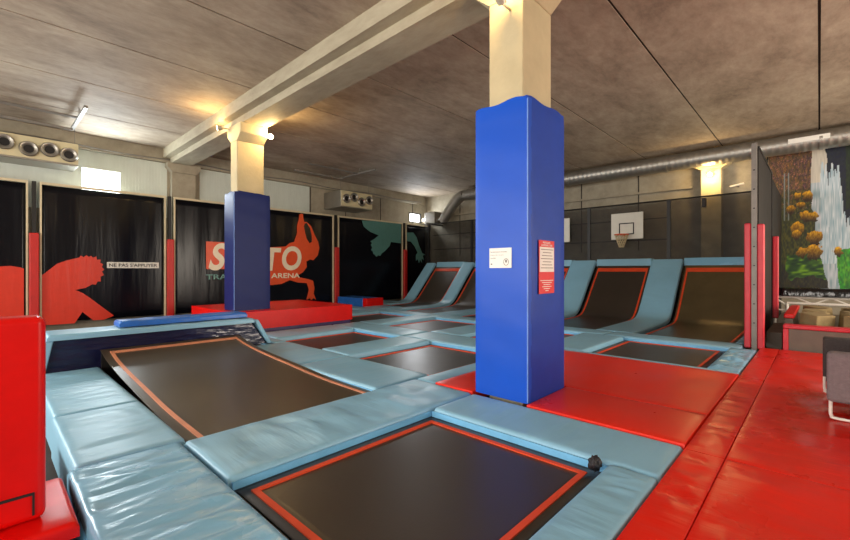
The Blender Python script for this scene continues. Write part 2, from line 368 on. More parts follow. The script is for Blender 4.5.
def column_pad(x0, y0, z0, z1, label, sd, w=.41, m1='col_blue', m2='col_blue_shade'):
    """vinyl sleeve: four padded sides with a peaked, puckered top edge"""
    t = empty('column_padding', (x0+.2, y0+.3, z0), label, 'padding', 'blue padded sleeves on the columns')
    l, th = .62, .06
    def side(p, q, nrm, m, nm, bulge):
        q_ = random.Random(sd+len(nm)); N_ = 14; Mz = 34; vs = []
        p = Vector(p); q = Vector(q); nv = Vector(nrm)
        for j in range(Mz+1):
            for i in range(N_+1):
                u = i/N_; v = j/Mz; e = min(u, 1-u)
                pt = p.lerp(q, u); top = z1 - bulge*abs(2*u-1)**3 + .01*math.sin(9*u+sd)
                z = z0+(top-z0)*v
                off = -.005*max(0, 1-e/.04)**2 + .0012*math.sin(z*19+3*u+sd)*min(1, e/.1)
                if v > .99: off -= .004
                vs.append(tuple(pt+nv*off+Vector((0, 0, z))))
        fs = [(j*(N_+1)+i, j*(N_+1)+i+1, (j+1)*(N_+1)+i+1, (j+1)*(N_+1)+i) for j in range(Mz) for i in range(N_)]
        n0 = len(vs)
        vs += [tuple(Vector(v)-nv*(th-.004)*1.0) if False else (v[0]-nv.x*th*.9, v[1]-nv.y*th*.9, v[2]) for v in vs]
        fs += [tuple(n0+i for i in reversed(f)) for f in fs]
        W_ = N_+1; per = list(range(W_)) + [j*W_+N_ for j in range(1, Mz+1)] + [Mz*W_+i for i in range(N_-1, -1, -1)] + [j*W_ for j in range(Mz-1, 0, -1)]
        fs += [(per[k], per[(k+1) % len(per)], n0+per[(k+1) % len(per)], n0+per[k]) for k in range(len(per))]
        mb = MB(); mb.add(vs, fs, True)
        return mb.build(nm, m, t)
    x1, y1 = x0+w, y0+l
    g = .006
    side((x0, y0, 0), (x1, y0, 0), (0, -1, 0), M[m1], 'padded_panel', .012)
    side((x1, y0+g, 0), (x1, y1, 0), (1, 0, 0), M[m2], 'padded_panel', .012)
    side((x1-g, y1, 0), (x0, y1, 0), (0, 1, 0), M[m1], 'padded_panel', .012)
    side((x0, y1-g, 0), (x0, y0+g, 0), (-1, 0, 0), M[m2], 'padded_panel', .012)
    MB().tube([(x1-.001, y0+.002, z0+.01), (x1-.001, y0+.002, z1-.03)], .005, 8).build('corner_highlight', M['edge_highlight'], t)  # added tube that paints a highlight down the near corner
    # peaked strap at the top corners, tucked against the concrete
    mb = MB()
    mb.prism([(x0+.02, z1-.05), (x1-.02, z1-.05), (x1-.05, z1+.015), (x0+.2, z1+.02), (x0+.06, z1+.0)], 'y', y0+.066, y0+.076)
    mb.build('top_flap', M[m1], t)
    mb = MB()
    mb.prism([(y0+.08, z1-.05), (y1-.02, z1-.05), (y1-.05, z1+.01), (y0+.10, z1+.03)], 'x', x1-.076, x1-.066)
    mb.build('top_flap', M[m2], t)
    return t

G_COL = 'concrete columns of the hall'
column(-2.045, 2.775, FZ, 'yellowish concrete column rising out of the tall near blue sleeve', None, 3.449, wd=.385)
column(-7.39, 2.82, FZ, 'yellowish concrete column with two small spotlights, above the far blue sleeve', None, 3.449)
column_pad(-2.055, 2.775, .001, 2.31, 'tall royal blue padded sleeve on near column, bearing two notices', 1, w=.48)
column_pad(-7.39, 2.82, .325, 2.30, 'dark blue padded sleeve on far column in front of the logo curtain', 2, m1='col_dark', m2='col_dark')
# third column against the back wall
t = empty('concrete_column', (-1.8, 11.4, FZ), 'lamp-lit concrete column against the back wall above the netting', 'column')
MB().box(-1.99, -1.60, 11.37, YB-.001, FZ, 3.30).build('shaft', M['pillar'], t, bevel=.01)
MB().prism([(-1.99, 3.30), (-1.60, 3.30), (-1.44, 3.40), (-1.44, 3.6), (-2.15, 3.6), (-2.15, 3.40)], 'y', 11.37, YB-.001).build('head', M['pillar'], t, bevel=.01)
# back wall joints and top ledge
mb = MB()
for x in (-.95, -3.4, -4.9, -6.3, -7.8, -9.3): mb.box(x-.01, x+.01, YB-.012, YB, 1.5, CZ)
struct(mb.build('trim_6', M['seam']))
struct(MB().box(-9.6, -2.2, YB-.08, YB-.013, 2.95, 3.0).build('trim_7', M['wallc']))

struct(MB().box(5, 5.2, -5, YB+.2, FZ, CZ).build('wall_right', M['wallc']))
struct(MB().box(XW-.2, 5.2, -5.2, -5, FZ, CZ).build('wall_front', M['wallc']))

# ------------------------------------------------------------------ deck under the pads
OP = [(-2.12, -.86), (-4.0, -2.77), (-5.93, -4.65), (-7.75, -6.54), (-9.36, -8.21)]
deck = MB()
holes2 = [(-2.07, -.80, .84, 2.24), (-5.5, -2.71, .84, 2.26), (-4.0, -2.77, 2.95, 4.34), (-5.78, -4.63, 2.95, 4.34),
          (-2.12, -.86, 5.09, 6.62), (-4.0, -2.77, 5.03, 6.62), (-5.93, -4.65, 5.03, 6.62), (-7.75, -6.54, 5.03, 6.62)]
holes2 += [(a, b, 7.12, 10.2) for a, b in OP]
gx = sorted({-10.6, -.56, -2.30} | {h[0] for h in holes2} | {h[1] for h in holes2} | {-2.055, -1.575, -7.39, -6.98})
gy = sorted({.36, 10.2, 2.3, .84} | {h[2] for h in holes2} | {h[3] for h in holes2} | {2.775, 3.395, 2.82, 3.44})
cols_ = [(-2.055, -1.575, 2.775, 3.395), (-7.39, -6.98, 2.82, 3.44)]
for y0, y1 in zip(gy, gy[1:]):
    run = None
    for x0, x1 in zip(gx, gx[1:]):
        cx, cy = (x0+x1)/2, (y0+y1)/2
        solid = not any(h[0] < cx < h[1] and h[2] < cy < h[3] for h in holes2+cols_) and not (cx < -5.95 and cy < 2.3) and not (cy < .84 and cx < -6.1)
        if solid:
            if run is None: run = x0
        if run is not None and not solid: deck.box(run, x0, y0, y1, FZ, -.08); run = None
    if run is not None: deck.box(run, gx[-1], y0, y1, FZ, -.08)
struct(deck.build('trim_8', M['under']))
struct(MB().box(-.555, 4.5, -1.2, 6.9, FZ, -.08).build('trim_9', M['under']))

# ------------------------------------------------------------------ light blue pads
GP = 'light blue pads between the trampolines'
def pad(x0, x1, y0, y1, label, m=None, z0=-.08, z1=0, wr=.003, sd=0, freq=None, r=.025, cr=None, step=.07, g=.004, cat='pad', name='deck_pad', group=GP):
    long_x = (x1-x0) > (y1-y0)
    if m is None: m = M['pad_x'] if long_x else M['pad_y']
    if freq is None: freq = (14, 3) if long_x else (3, 14)
    o = cushion(x0+g, x1-g, y0+g, y1-g, z0+.001, z1, wr=wr, seed=sd, freq=freq, r=r, cr=cr, step=step).build(name, m, loc=((x0+x1)/2, (y0+y1)/2, z0))
    return tag(o, label, cat, group)
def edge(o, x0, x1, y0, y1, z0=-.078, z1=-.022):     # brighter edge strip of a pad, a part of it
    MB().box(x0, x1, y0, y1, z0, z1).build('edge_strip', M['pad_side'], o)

pad(-5.44, -3.81, .32, .83, 'light blue pad on the long trampoline’s left edge beside the navy end wall', sd=1, m=M['pad_x'], step=.03, cr=(26, math.pi/2, .25, .3, .02, .004))
MB().box(-5.44, -3.81, .325, .345, -.28, -.081).build('hanging_side', M['pad_y'], bpy.data.objects['deck_pad'])
pad(-3.80, -2.74, .31, .83, 'smooth light blue pad second along the left edge of the long trampoline', sd=2, m=M['pad_x'], step=.03, cr=(26, math.pi/2, .25, .3, .02, .004))
MB().box(-3.80, -2.74, .315, .335, -.28, -.081).build('hanging_side', M['pad_y'], bpy.data.objects['deck_pad.001'])
o = pad(-2.73, -.56, .28, .79, 'rumpled light blue pad in the foreground along the near trampoline’s left edge', sd=3, m=M['pad_rough'], wr=.006, freq=(16, 2), z1=.004, step=.02, cr=(70, math.pi/2-.25, .25, .35, .016, .006))
MB().box(-2.73, -.56, .285, .305, -.28, -.081).build('hanging_side', M['pad_side'], o)
o = pad(-2.715, -2.055, .80, 2.74, 'wide light blue pad between the near trampoline and the long trampoline', sd=4, wr=.005, freq=(3, 9), step=.03, cr=(34, .6, .7, .3, .025, .006))
edge(o, -2.052, -2.046, .82, 2.24)
o = pad(-2.045, -.555, 2.24, 2.74, 'light blue pad running between the near trampoline and red mat at the blue column', sd=5, wr=.002, step=.03, cr=(30, math.pi/2-.1, .3, .2, .02, .003))
edge(o, -2.04, -.80, 2.229, 2.238)
o = pad(-.80, -.555, .80, 2.235, 'creased light blue pad along the right edge of the near trampoline', sd=6, wr=.003, step=.016, cr=(40, .15, .12, .2, .013, .005))
MB().box(-.552, -.547, .81, 2.23, -.075, -.02).build('edge_strip', M['navy'], o)
o = pad(-4.02, -2.72, 2.27, 2.94, 'light blue pad beside the far right corner of the long trampoline', sd=7)
edge(o, -4.0, -2.73, 2.263, 2.27)
o = pad(-5.43, -4.03, 2.27, 2.94, 'light blue pad behind the long trampoline next to its navy end wall', sd=8)
edge(o, -5.42, -4.04, 2.263, 2.27)
pad(-2.715, -2.48, 2.745, 4.96, 'narrow light blue pad along the left edge of the red mat under the column', sd=9)
pad(-6.5, -5.45, 2.76, 2.94, 'light blue pad behind the slanted right side of the navy end wall', sd=31)
pad(-9.05, -8.28, 7.12, 7.86, 'light blue pad right of the low blue foam block', sd=32)
pad(-4.63, -4.03, 2.95, 4.37, 'light blue pad between the two trampolines of the second row', sd=10)
pad(-6.5, -5.80, 2.95, 4.37, 'light blue pad in front of the red landing block', sd=11)
o = pad(-4.62, -2.73, 4.38, 5.0, 'light blue pad behind the trampoline left of the near blue column', sd=12); edge(o, -4.0, -2.77, 4.372, 4.379)
o = pad(-6.50, -4.64, 4.38, 5.0, 'light blue pad behind the trampoline beside the red landing block', sd=13); edge(o, -5.9, -4.64, 4.372, 4.379)
pad(-2.47, -.556, 4.965, 5.09, 'thin pale blue pad along the back edge of the red column mat', sd=14, m=M['pad_x'], wr=.002)
pad(-2.76, -2.14, 5.10, 6.62, 'light blue pad left of the square trampoline behind the red mat', sd=15)
pad(-4.64, -4.02, 5.01, 6.62, 'third-row light blue pad half hidden behind the near blue column', sd=16)
pad(-6.53, -5.95, 5.01, 6.62, 'third-row light blue pad right of the dark trampoline behind the red block', sd=17)
pad(-8.5, -7.77, 5.01, 6.62, 'third-row light blue pad behind the red landing block', sd=18)
pad(-.85, -.56, 5.10, 6.63, 'badly crumpled light blue pad beside the square trampoline and crimson post', sd=19, m=M['pad_rough'], wr=.008, step=.02, cr=(40, 1.0, .5, .25, .02, .012))
for k, (a, b, lb) in enumerate([(-2.45, -.735, 'light blue pad between the square trampoline and the glossy right-hand ramp'), (-4.33, -2.46, 'light blue pad at the foot of the second ramp from the right'),
                            (-6.25, -4.34, 'light blue pad at the foot of the ramp hidden by the near column'), (-8.0, -6.26, 'light blue pad at the foot of the ramp just left of the near column'), (-9.95, -8.01, 'light blue pad at the foot of the ramp nearest the curtains')]):
    o = pad(a, b, 6.64, 7.1, lb, sd=20+k); edge(o, a, b, 6.632, 6.639)
pad(-10.55, -9.80, 7.9, 9.2, 'light blue pad along the foot of the curtains beside the leftmost ramp', sd=26)

# ------------------------------------------------------------------ trampolines
def trampoline(x0, x1, y0, y1, label, m='bed', band='band', inset=.075, bw=.03, group='sunken rectangular trampolines', z=-.055):
    t = empty('trampoline', ((x0+x1)/2, (y0+y1)/2, FZ), label, 'trampoline', group)
    g = .03
    mb = MB(); nx = ny = 12; vs = []
    for j in range(ny+1):
        for i in range(nx+1):
            u = i/nx; v = j/ny; vs.append((x0+g+(x1-x0-2*g)*u, y0+g+(y1-y0-2*g)*v, z-.012*math.sin(math.pi*u)*math.sin(math.pi*v)))
    mb.add(vs, [(j*(nx+1)+i, j*(nx+1)+i+1, (j+1)*(nx+1)+i+1, (j+1)*(nx+1)+i) for j in range(ny) for i in range(nx)], True)
    o = mb.build('bed', M[m], t)
    md = o.modifiers.new('t', 'SOLIDIFY'); md.thickness = .006
    MB().ring(x0+inset, x1-inset, y0+inset, y1-inset, bw, z-.002, z+.006).build('border_band', M[band], t)
    MB().ring(x0+.003, x1-.003, y0+.003, y1-.003, .022, z-.05, z-.004).build('frame', M['frame'], t)
    for a in (x0+.02, x1-.05):
        for b in (y0+.02, y1-.05): MB().box(a, a+.03, b, b+.03, FZ+.001, z-.051).build('leg', M['frame'], t)
    return t
trampoline(-2.045, -.80, .80, 2.226, 'large black trampoline with bright orange border band in the foreground')
trampoline(-4.02, -2.72, 2.95, 4.37, 'black trampoline directly left of the near blue column’s foot')
trampoline(-5.79, -4.64, 2.95, 4.37, 'black trampoline between the red landing block and the long trampoline')
trampoline(-2.13, -.86, 5.10, 6.63, 'square black trampoline between the red column mat and the right-hand ramp')
trampoline(-4.01, -2.77, 5.01, 6.63, 'black trampoline almost hidden behind the near blue column')
trampoline(-5.94, -4.65, 5.01, 6.63, 'black trampoline in the third row left of the near blue column')
trampoline(-7.76, -6.54, 5.01, 6.63, 'dark trampoline in the third row just right of the red landing block')

# long trampoline with raised far end
t = empty('long_trampoline', (-4, 1.5, FZ), 'long brown-black trampoline with peach border that curves up to a navy end wall', 'trampoline')
prof = smooth_path([(-2.72, -.03), (-3.4, -.02), (-4.0, .015), (-4.64, .055), (-5.1, .10), (-5.46, .165)], 6)
def run_strip(prof, y0, y1, zoff, th, ny=1):
    mb = MB(); n = len(prof); vs = []
    for (x, z) in prof:
        for k in range(ny+1): vs.append((x, y0+(y1-y0)*k/ny, z+zoff))
    w = ny+1
    fs = [(i*w+k, i*w+k+1, (i+1)*w+k+1, (i+1)*w+k) for i in range(n-1) for k in range(ny)]
    b = len(vs); vs += [(v[0], v[1], v[2]-th) for v in vs]
    fs += [tuple(b+i for i in reversed(f)) for f in fs]
    for i in range(n-1): fs += [(i*w, (i+1)*w, b+(i+1)*w, b+i*w), (i*w+ny, b+i*w+ny, b+(i+1)*w+ny, (i+1)*w+ny)]
    fs += [tuple(list(range(w))+[b+k for k in range(ny, -1, -1)]), tuple([(n-1)*w+k for k in range(w)]+[b+(n-1)*w+k for k in range(ny, -1, -1)])]
    mb.add(vs, fs, True); return mb
run_strip(prof, .835, 2.262, 0, .006, 8).build('bed', M['bed_warm'], t)
mb = run_strip(prof[:-2], .90, .93, .006, .005); mb2 = run_strip(prof[:-2], 2.17, 2.2, .006, .005)
mb.add(mb2.v, mb2.f, True)
xe = prof[-3]; mb.add(*[(lambda m_: (m_.v, m_.f))(run_strip(prof[-4:-2], .93, 2.17, .006, .005))][0])
mb.build('border_band', M['band_pale'], t)
MB().box(-5.46, -5.42, .84, 2.26, FZ+.001, .15).build('frame', M['frame'], t)
MB().box(-5.4, -2.75, .84, .87, FZ+.001, -.09).build('frame', M['frame'], t)
MB().box(-5.4, -2.75, 2.23, 2.259, FZ+.001, -.09).build('frame', M['frame'], t)

# end wall of the long trampoline
t = empty('end_wall', (-5.7, 1.4, FZ), 'navy vinyl end wall with light blue top pad at far end of the long trampoline', 'padded wall')
MB().prism([(.33, -.07), (2.66, -.001), (2.45, .30), (.43, .30)], 'x', -5.86, -5.5).build('navy_face', M['navy'], t, bevel=.01)
cushion(-5.93, -5.45, .42, 2.47, .302, .36, seed=40, wr=.003, freq=(3, 12)).build('top_pad', M['pad_y'], t)
MB().prism([(.33, -.06), (.40, -.06), (.47, .301), (.40, .301)], 'x', -5.92, -5.465).build('side_pad', M['pad_y'], t, bevel=.01)
MB().prism([(2.66, .001), (2.72, .001), (2.53, .335), (2.475, .335)], 'x', -5.92, -5.465).build('side_pad', M['pad_y'], t, bevel=.01)
MB().box(-5.85, -5.52, .5, 2.2, FZ+.001, -.071).build('foot_frame', M['frame'], t)
o = cushion(-5.86, -5.56, 1.02, 2.42, .372, .435, seed=41, wr=.006, freq=(4, 10)).build('gym_mat', M['mid_blue'], loc=(-5.7, 1.7, .372))
tag(o, 'thin bright blue mat lying on top of the end wall of the long trampoline', 'mat')

# ------------------------------------------------------------------ ramps at the back
RP = smooth_path([(7.12, -.055), (8.6, -.05), (9.15, -.035), (9.4, .03), (9.62, .22), (9.95, .58), (10.42, 1.10)], 6)
PPo = smooth_path([(7.12, 0), (8.6, .0), (9.08, .015), (9.34, .09), (9.56, .29), (9.90, .67), (10.42, 1.24)], 6)
ramp_names = ['glossy ramp trampoline at far right beside the crimson post', 'wall ramp trampoline under the basketball hoop',
              'wall ramp trampoline hidden behind the near blue column', 'wall ramp trampoline just left of the near blue column', 'wall ramp trampoline nearest the curtain wall']
for (a, b), lb in zip(OP, ramp_names):
    RPk = RP if a > -9 else [p_ for p_ in RP if p_[0] > 8.0]
    t = empty('ramp_trampoline', ((a+b)/2, 9, FZ), lb, 'trampoline', 'curved ramp trampolines along the back')
    sweep(RPk, a+.02, b-.02, .006, 8, .001).build('bed', M['bed_gold_sheen'] if a > -2.5 else M['bed'], t)
    off = [(y-.003, z+.006) for y, z in RPk[1:-1]]
    mb = sweep(off, a+.05, a+.085, .006, 2, .001); q = sweep(off, b-.085, b-.05, .006, 2, .001); mb.add(q.v, q.f, True)
    q = sweep(off[-2:], a+.085, b-.085, .006, 2, .001); mb.add(q.v, q.f, True)
    mb.build('border_band', M['band'], t)
    MB().box(a+.02, b-.02, 10.44, 10.5, FZ+.001, 1.08).build('back_frame', M['frame'], t)
for k, (a, b, lb) in enumerate([(-2.77, -2.14, 'curved light blue pad between the glossy right ramp and the hoop ramp'), (-4.65, -4.02, 'curved light blue pad left of the hoop ramp, beside near column'),
                                (-6.54, -5.95, 'curved light blue pad hidden behind the near blue column'), (-8.2, -7.77, 'curved light blue pad between the two leftmost ramps'), (-9.78, -9.37, 'outermost curved light blue pad beside the curtains')]):
    o = sweep(PPo if a > -9.5 else [p_ for p_ in PPo if p_[0] > 8.0], a+.005, b-.005, .075, 8, .03).build('ramp_pad', M['pad_y'], loc=((a+b)/2, 9, 0))
    tag(o, lb, 'pad', 'curved pads between the ramps')
    MB().box(a+.08, b-.08, 10.30, 10.42, FZ+.001, .96).build('support_frame', M['frame'], o)
o = sweep([(y, z) for y, z in PPo if y < 9.0]+[(9.1, .04)], -.85, -.735, .075, 3, .03).build('ramp_pad', M['pad_rough'], loc=(-.7, 8, 0))
tag(o, 'crumpled light blue pad between right ramp and crimson post', 'pad', 'curved pads between the ramps')
tops = [(-2.15, -.70, 'rumpled pale blue pad on top edge of the glossy right-hand ramp'), (-4.03, -2.77, 'light blue pad on top edge of the hoop ramp'), (-5.96, -4.65, 'light blue pad on top edge of the ramp behind the near column'),
        (-7.78, -6.54, 'light blue pad on top edge of the ramp left of near column'), (-9.36, -8.2, 'light blue pad on top edge of the leftmost ramp')]
for k, (a, b, lb) in enumerate(tops):
    t = tag(MB().prism([(10.432, 1.09), (10.50, 1.085), (10.70, 1.22), (10.70, 1.26), (10.47, 1.265)], 'x', a+.01, b-.01).build('top_pad', M['pad_x'] if k else M['pad_rough'], loc=((a+b)/2, 10.5, 1.1), bevel=.015), lb, 'pad', 'pads along the top of the ramps')
    MB().box(a+.1, b-.1, 10.60, 10.66, FZ+.001, 1.19).build('bracket', M['frame'], t)

# ------------------------------------------------------------------ red mats
GR = 'red floor mats'
pad(-2.475, -2.06, 2.745, 3.42, 'red mat at the left foot of the near blue column', m=M['red_mat'], z1=.006, sd=50, wr=.002, r=.004, cat='mat', name='floor_mat', group=GR)
pad(-1.572, -.555, 2.745, 3.42, 'red mat at the right foot of the near blue column, shaded by it', m=M['red_mat'], z1=.006, sd=51, wr=.002, r=.004, cat='mat', name='floor_mat', group=GR)
pad(-2.475, -.555, 3.42, 4.955, 'wide orange-red mat behind the near blue column', m=M['red_mat'], z1=.006, sd=52, wr=.002, r=.004, cat='mat', name='floor_mat', group=GR)
pad(-.552, -.364, 2.701, 6.9, 'narrow red mat strip running back to the crimson post', m=M['red_mat2'], z1=-.002, sd=53, wr=.003, g=.0012, step=.03, cr=(50, -.6, .4, .18, .015, .005), r=.004, cat='mat', name='floor_mat', group=GR)
pad(-.552, -.364, -1.1, 2.70, 'wrinkled narrow red mat beside the near trampoline’s right-hand pad', m=M['red_mat2'], z1=-.002, sd=54, wr=.004, g=.0012, step=.016, cr=(60, -1.1, .35, .22, .012, .006), r=.004, cat='mat', name='floor_mat', group=GR)
pad(-.362, 2.2, 2.701, 6.9, 'large red mat under the grey bench on the right', m=M['red_mat2'], z1=0, sd=55, wr=.003, freq=(5, 7), g=.0012, step=.035, cr=(70, -.5, .4, .3, .02, .005), r=.004, cat='mat', name='floor_mat', group=GR)
pad(-.362, 2.2, -1.1, 2.70, 'large wrinkled red mat in the near right corner', m=M['red_mat2'], z1=0, sd=56, wr=.004, freq=(5, 7), g=.0012, step=.03, cr=(90, -.7, .35, .35, .02, .007), r=.004, cat='mat', name='floor_mat', group=GR)

# red landing block built round the far column
t = empty('landing_block', (-7.4, 3.9, -.08), 'big red landing block standing round the foot of the far blue column', 'block')
bx = MB(); X0, X1, Y0, Y1 = -8.7, -6.68, 2.72, 4.98; a, b, c_, d = -7.40, -6.97, 2.81, 3.45
bx.box(X0, X1, d, Y1, .03, .32); bx.box(X0, a, Y0, d, .03, .32); bx.box(b, X1, Y0, d, .03, .32); bx.box(a, b, Y0, c_, .03, .32)
bx.build('block_cover', M['red'], t)
bx = MB(); bx.box(X0+.03, X1-.02, d, Y1-.03, -.079, .028); bx.box(X0+.03, a, Y0+.03, d, -.079, .028); bx.box(b, X1-.02, Y0+.03, d, -.079, .028)
bx.build('base_pad', M['violet'], t)

# blue block with red end by the curtains
t = empty('foam_block', (-9.8, 7.7, -.08), 'low blue foam block with red end lying by the curtains', 'block')
MB().box(-10.45, -9.25, 7.25, 7.85, -.079, .21).build('block_body', M['mid_blue'], t, bevel=.015)
MB().box(-9.248, -9.06, 7.25, 7.85, -.079, .21).build('end_cap', M['red'], t, bevel=.015)
o = MB().box(-9.20, -8.90, 7.87, 7.96, -.079, -.0).build('edge_pad', M['red'], loc=(-9.4, 7.9, -.08), bevel=.01)
o.location = o.location
tag(o, 'thin orange-red strip pad beside the low blue foam block', 'pad')

# ------------------------------------------------------------------ curtain wall on the left
XC = -10.66
G_CUR = 'black vinyl curtain panels along the left wall'
ZT = 2.66
def curtain(y0, y1, label):
    t = empty('wall_curtain', (XC, (y0+y1)/2, -.08), label, 'curtain', G_CUR)
    q = random.Random(int(y0*100)); ph = [q.uniform(0, 6) for _ in range(4)]
    nx = int((y1-y0)/.06); nz = 20; vs = []
    for j in range(nz+1):
        for i in range(nx+1):
            y = y0+.05+(y1-y0-.1)*i/nx; z = .0+(ZT-.05)*j/nz; k = (z/ZT)**1.5
            vs.append((XC-.02+.004*k*(math.sin(y*13+ph[0]+math.sin(z*1.3+ph[2]))+math.sin(y*9+ph[1])), y, z))
    mb = MB(); mb.add(vs, [(j*(nx+1)+i, j*(nx+1)+i+1, (j+1)*(nx+1)+i+1, (j+1)*(nx+1)+i) for j in range(nz) for i in range(nx)], True)
    o = mb.build('vinyl_sheet', M['curtain'], t); md = o.modifiers.new('t', 'SOLIDIFY'); md.thickness = .006
    MB().box(XC-.03, XC+.025, y0+.02, y1-.02, ZT-.045, ZT).build('top_rail', M['cream'], t)
    for ya, yb in ((y0+.02, y0+.048), (y1-.048, y1-.02)):
        MB().box(XC-.03, XC+.025, ya, yb, -.079, ZT-.046).build('side_rail', M['cream'], t)
    return t
posts = [.64, 2.88, 7.33, 10.2]
ends = [-1.7] + posts + [11.6]
labs = ['black curtain panel left of the first red post, bearing red silhouette’s back', 'black curtain panel with red silhouette and small white sign', 'widest black curtain panel with the orange logo, behind the far column',
        'black curtain panel with teal upside-down silhouette', 'narrow black curtain panel in the far corner with teal arm']
CUR = []
for k in range(5): CUR.append(curtain(ends[k]+.06, ends[k+1]-.06, labs[k]))
pl = ['padded red post left of the red silhouette', 'padded red post between the white sign and the logo', 'padded red post right of the logo’s orange acrobat', 'padded red post nearest the leftmost ramp']
for y, lb in zip(posts, pl):
    t = empty('curtain_post', (XC, y, -.08), lb, 'post', 'red padded curtain posts')
    MB().box(XC-.03, XC+.02, y-.03, y+.03, -.079, ZT).build('pole', M['frame'], t)
    MB().box(XC+.021, XC+.10, y-.07, y+.07, -.06, 1.69 if y < 9 else 1.72).build('padding', M['red_post'], t, bevel=.02)
XD = XC+.004
def decal(name, pts, m, panel, parent, x=XD, s=None):
    yz = [at_x(px, py, x) for px, py in pts]
    n = len(yz)
    bm = bmesh.new(); o3 = parent['_o']
    vsb = [bm.verts.new(((x-o3[0])*S, (y-o3[1])*S, (z-o3[2])*S)) for y, z in yz]
    f = bm.faces.new(vsb); f.normal_update(); bmesh.ops.triangulate(bm, faces=[f], ngon_method='EAR_CLIP')
    r = bmesh.ops.extrude_face_region(bm, geom=list(bm.faces))
    bmesh.ops.translate(bm, verts=[v for v in r['geom'] if isinstance(v, bmesh.types.BMVert)], vec=(.004*S, 0, 0))
    bmesh.ops.recalc_face_normals(bm, faces=bm.faces)
    me = bpy.data.meshes.new(name); bm.to_mesh(me); bm.free(); me.materials.append(m)
    o = bpy.data.objects.new(name, me); COL.objects.link(o); o.parent = parent; o['_o'] = tuple(o3)
    return o
c1 = lambda pts: [(x/3.86, 170+y/3.86) for x, y in pts]
head = [(165,404),(190,385),(220,362),(260,348),(305,338),(312,330),(322,336),(333,329),(343,335),(352,331),(358,338),(371,334),(375,346),(389,346),(386,358),(399,364),(392,374),(403,384),(394,392),(401,405),(388,412),(389,430),(377,430),(370,443),(357,441),(330,455),(290,463),(320,475),(352,497),(440,562),(400,578),(360,580),(318,548),(288,592)]
decal('red_silhouette', c1([(160, 404)]+head+[(160, 600)]), M['art_red'], 1, CUR[1])
decal('red_silhouette', c1([(0,372),(40,370),(80,376),(92,381),(92,700),(-60,700),(-60,385)]), M['art_red'], 0, CUR[0])
c2 = lambda pts: [(200+x/4.91, 200+y/4.91) for x, y in pts]
decal('orange_acrobat', c2([(488,70),(497,66),(506,70),(507,90),(512,108),(524,108),(545,128),(560,165),(580,205),(586,235),(578,272),(556,296),(540,292),(522,302),(524,330),(505,355),(470,376),(530,388),(555,396),(562,432),(558,460),(570,490),(558,482),(545,492),(540,482),(522,490),(534,440),(524,408),(480,405),(440,393),(400,412),(350,418),(260,400),(260,232),(350,232),(420,228),(440,212),(462,205),(476,162),(476,125),(484,98)]), M['art_orange'], 2, CUR[2])
decal('arm_gap', c2([(514,116),(524,112),(540,140),(548,175),(549,205),(538,212),(524,190),(516,160),(510,130)]), M['curtain'], 2, CUR[2], x=XD+.006)
y0, z0 = at_x(206, 269, XD); y1, z1 = at_x(245, 244, XD)
MB().box(XD, XD+.004, y0, y1, z0, z1+.02).build('orange_square', M['art_orange'], CUR[2])
for ch, ya, yb, za, zb in (('S', 3.70, 4.15, .99, 1.66), ('A', 4.2, 4.65, 1.05, 1.62), ('L', 4.72, 5.05, 1.0, 1.66), ('T', 5.05, 5.56, .98, 1.60), ('O', 5.58, 6.17, .99, 1.66)):
    text(ch, 'logo_letter', M['letter'], (XD+.011, ya, za), (0, 1, 0), 1, width=yb-ya, height=zb-za, parent=CUR[2], bold=.03, shear=.3 if ch == 'S' else .12)
text('TRAMPOLINE', 'logo_word', M['art_teal'], (XD+.011, 3.64, .77), (0, 1, 0), 1, width=1.55, height=.125, parent=CUR[2], bold=.02)
text('ARENA', 'logo_word', M['letter'], (XD+.011, 5.27, .78), (0, 1, 0), 1, width=.85, height=.135, parent=CUR[2], bold=.02)
c3 = lambda pts: [(360+x/6, 210+y/6) for x, y in pts]
decal('teal_silhouette', c3([(145,70),(246,80),(246,200),(185,192),(178,215),(150,245),(128,262),(122,276),(108,272),(98,281),(88,268),(78,262),(78,250),(66,240),(73,225),(64,208),(72,198),(62,188),(84,175),(112,152),(62,132),(22,100),(10,62)]), M['art_teal'], 3, CUR[3])
decal('teal_arm', c3([(276,135),(320,135),(340,165),(355,215),(373,258),(392,268),(376,273),(384,302),(369,290),(372,318),(360,298),(354,318),(346,295),(335,305),(335,270),(345,255),(325,215),(305,190),(276,186)]), M['art_teal'], 4, CUR[4])
# the small white sign
t = empty('wall_sign', (XD, 2.2, 1.05), 'white strip sign with black capitals on the black curtain', 'sign')
MB().box(XD+.012, XD+.022, 1.735, 2.663, 1.04, 1.165).build('plate', M['white'], t)
text("NE PAS S'APPUYER", 'sign_lettering', M['ink'], (XD+.023, 1.77, 1.068), (0, 1, 0), 1, width=.86, height=.07, parent=t, bold=.012, th=.003)

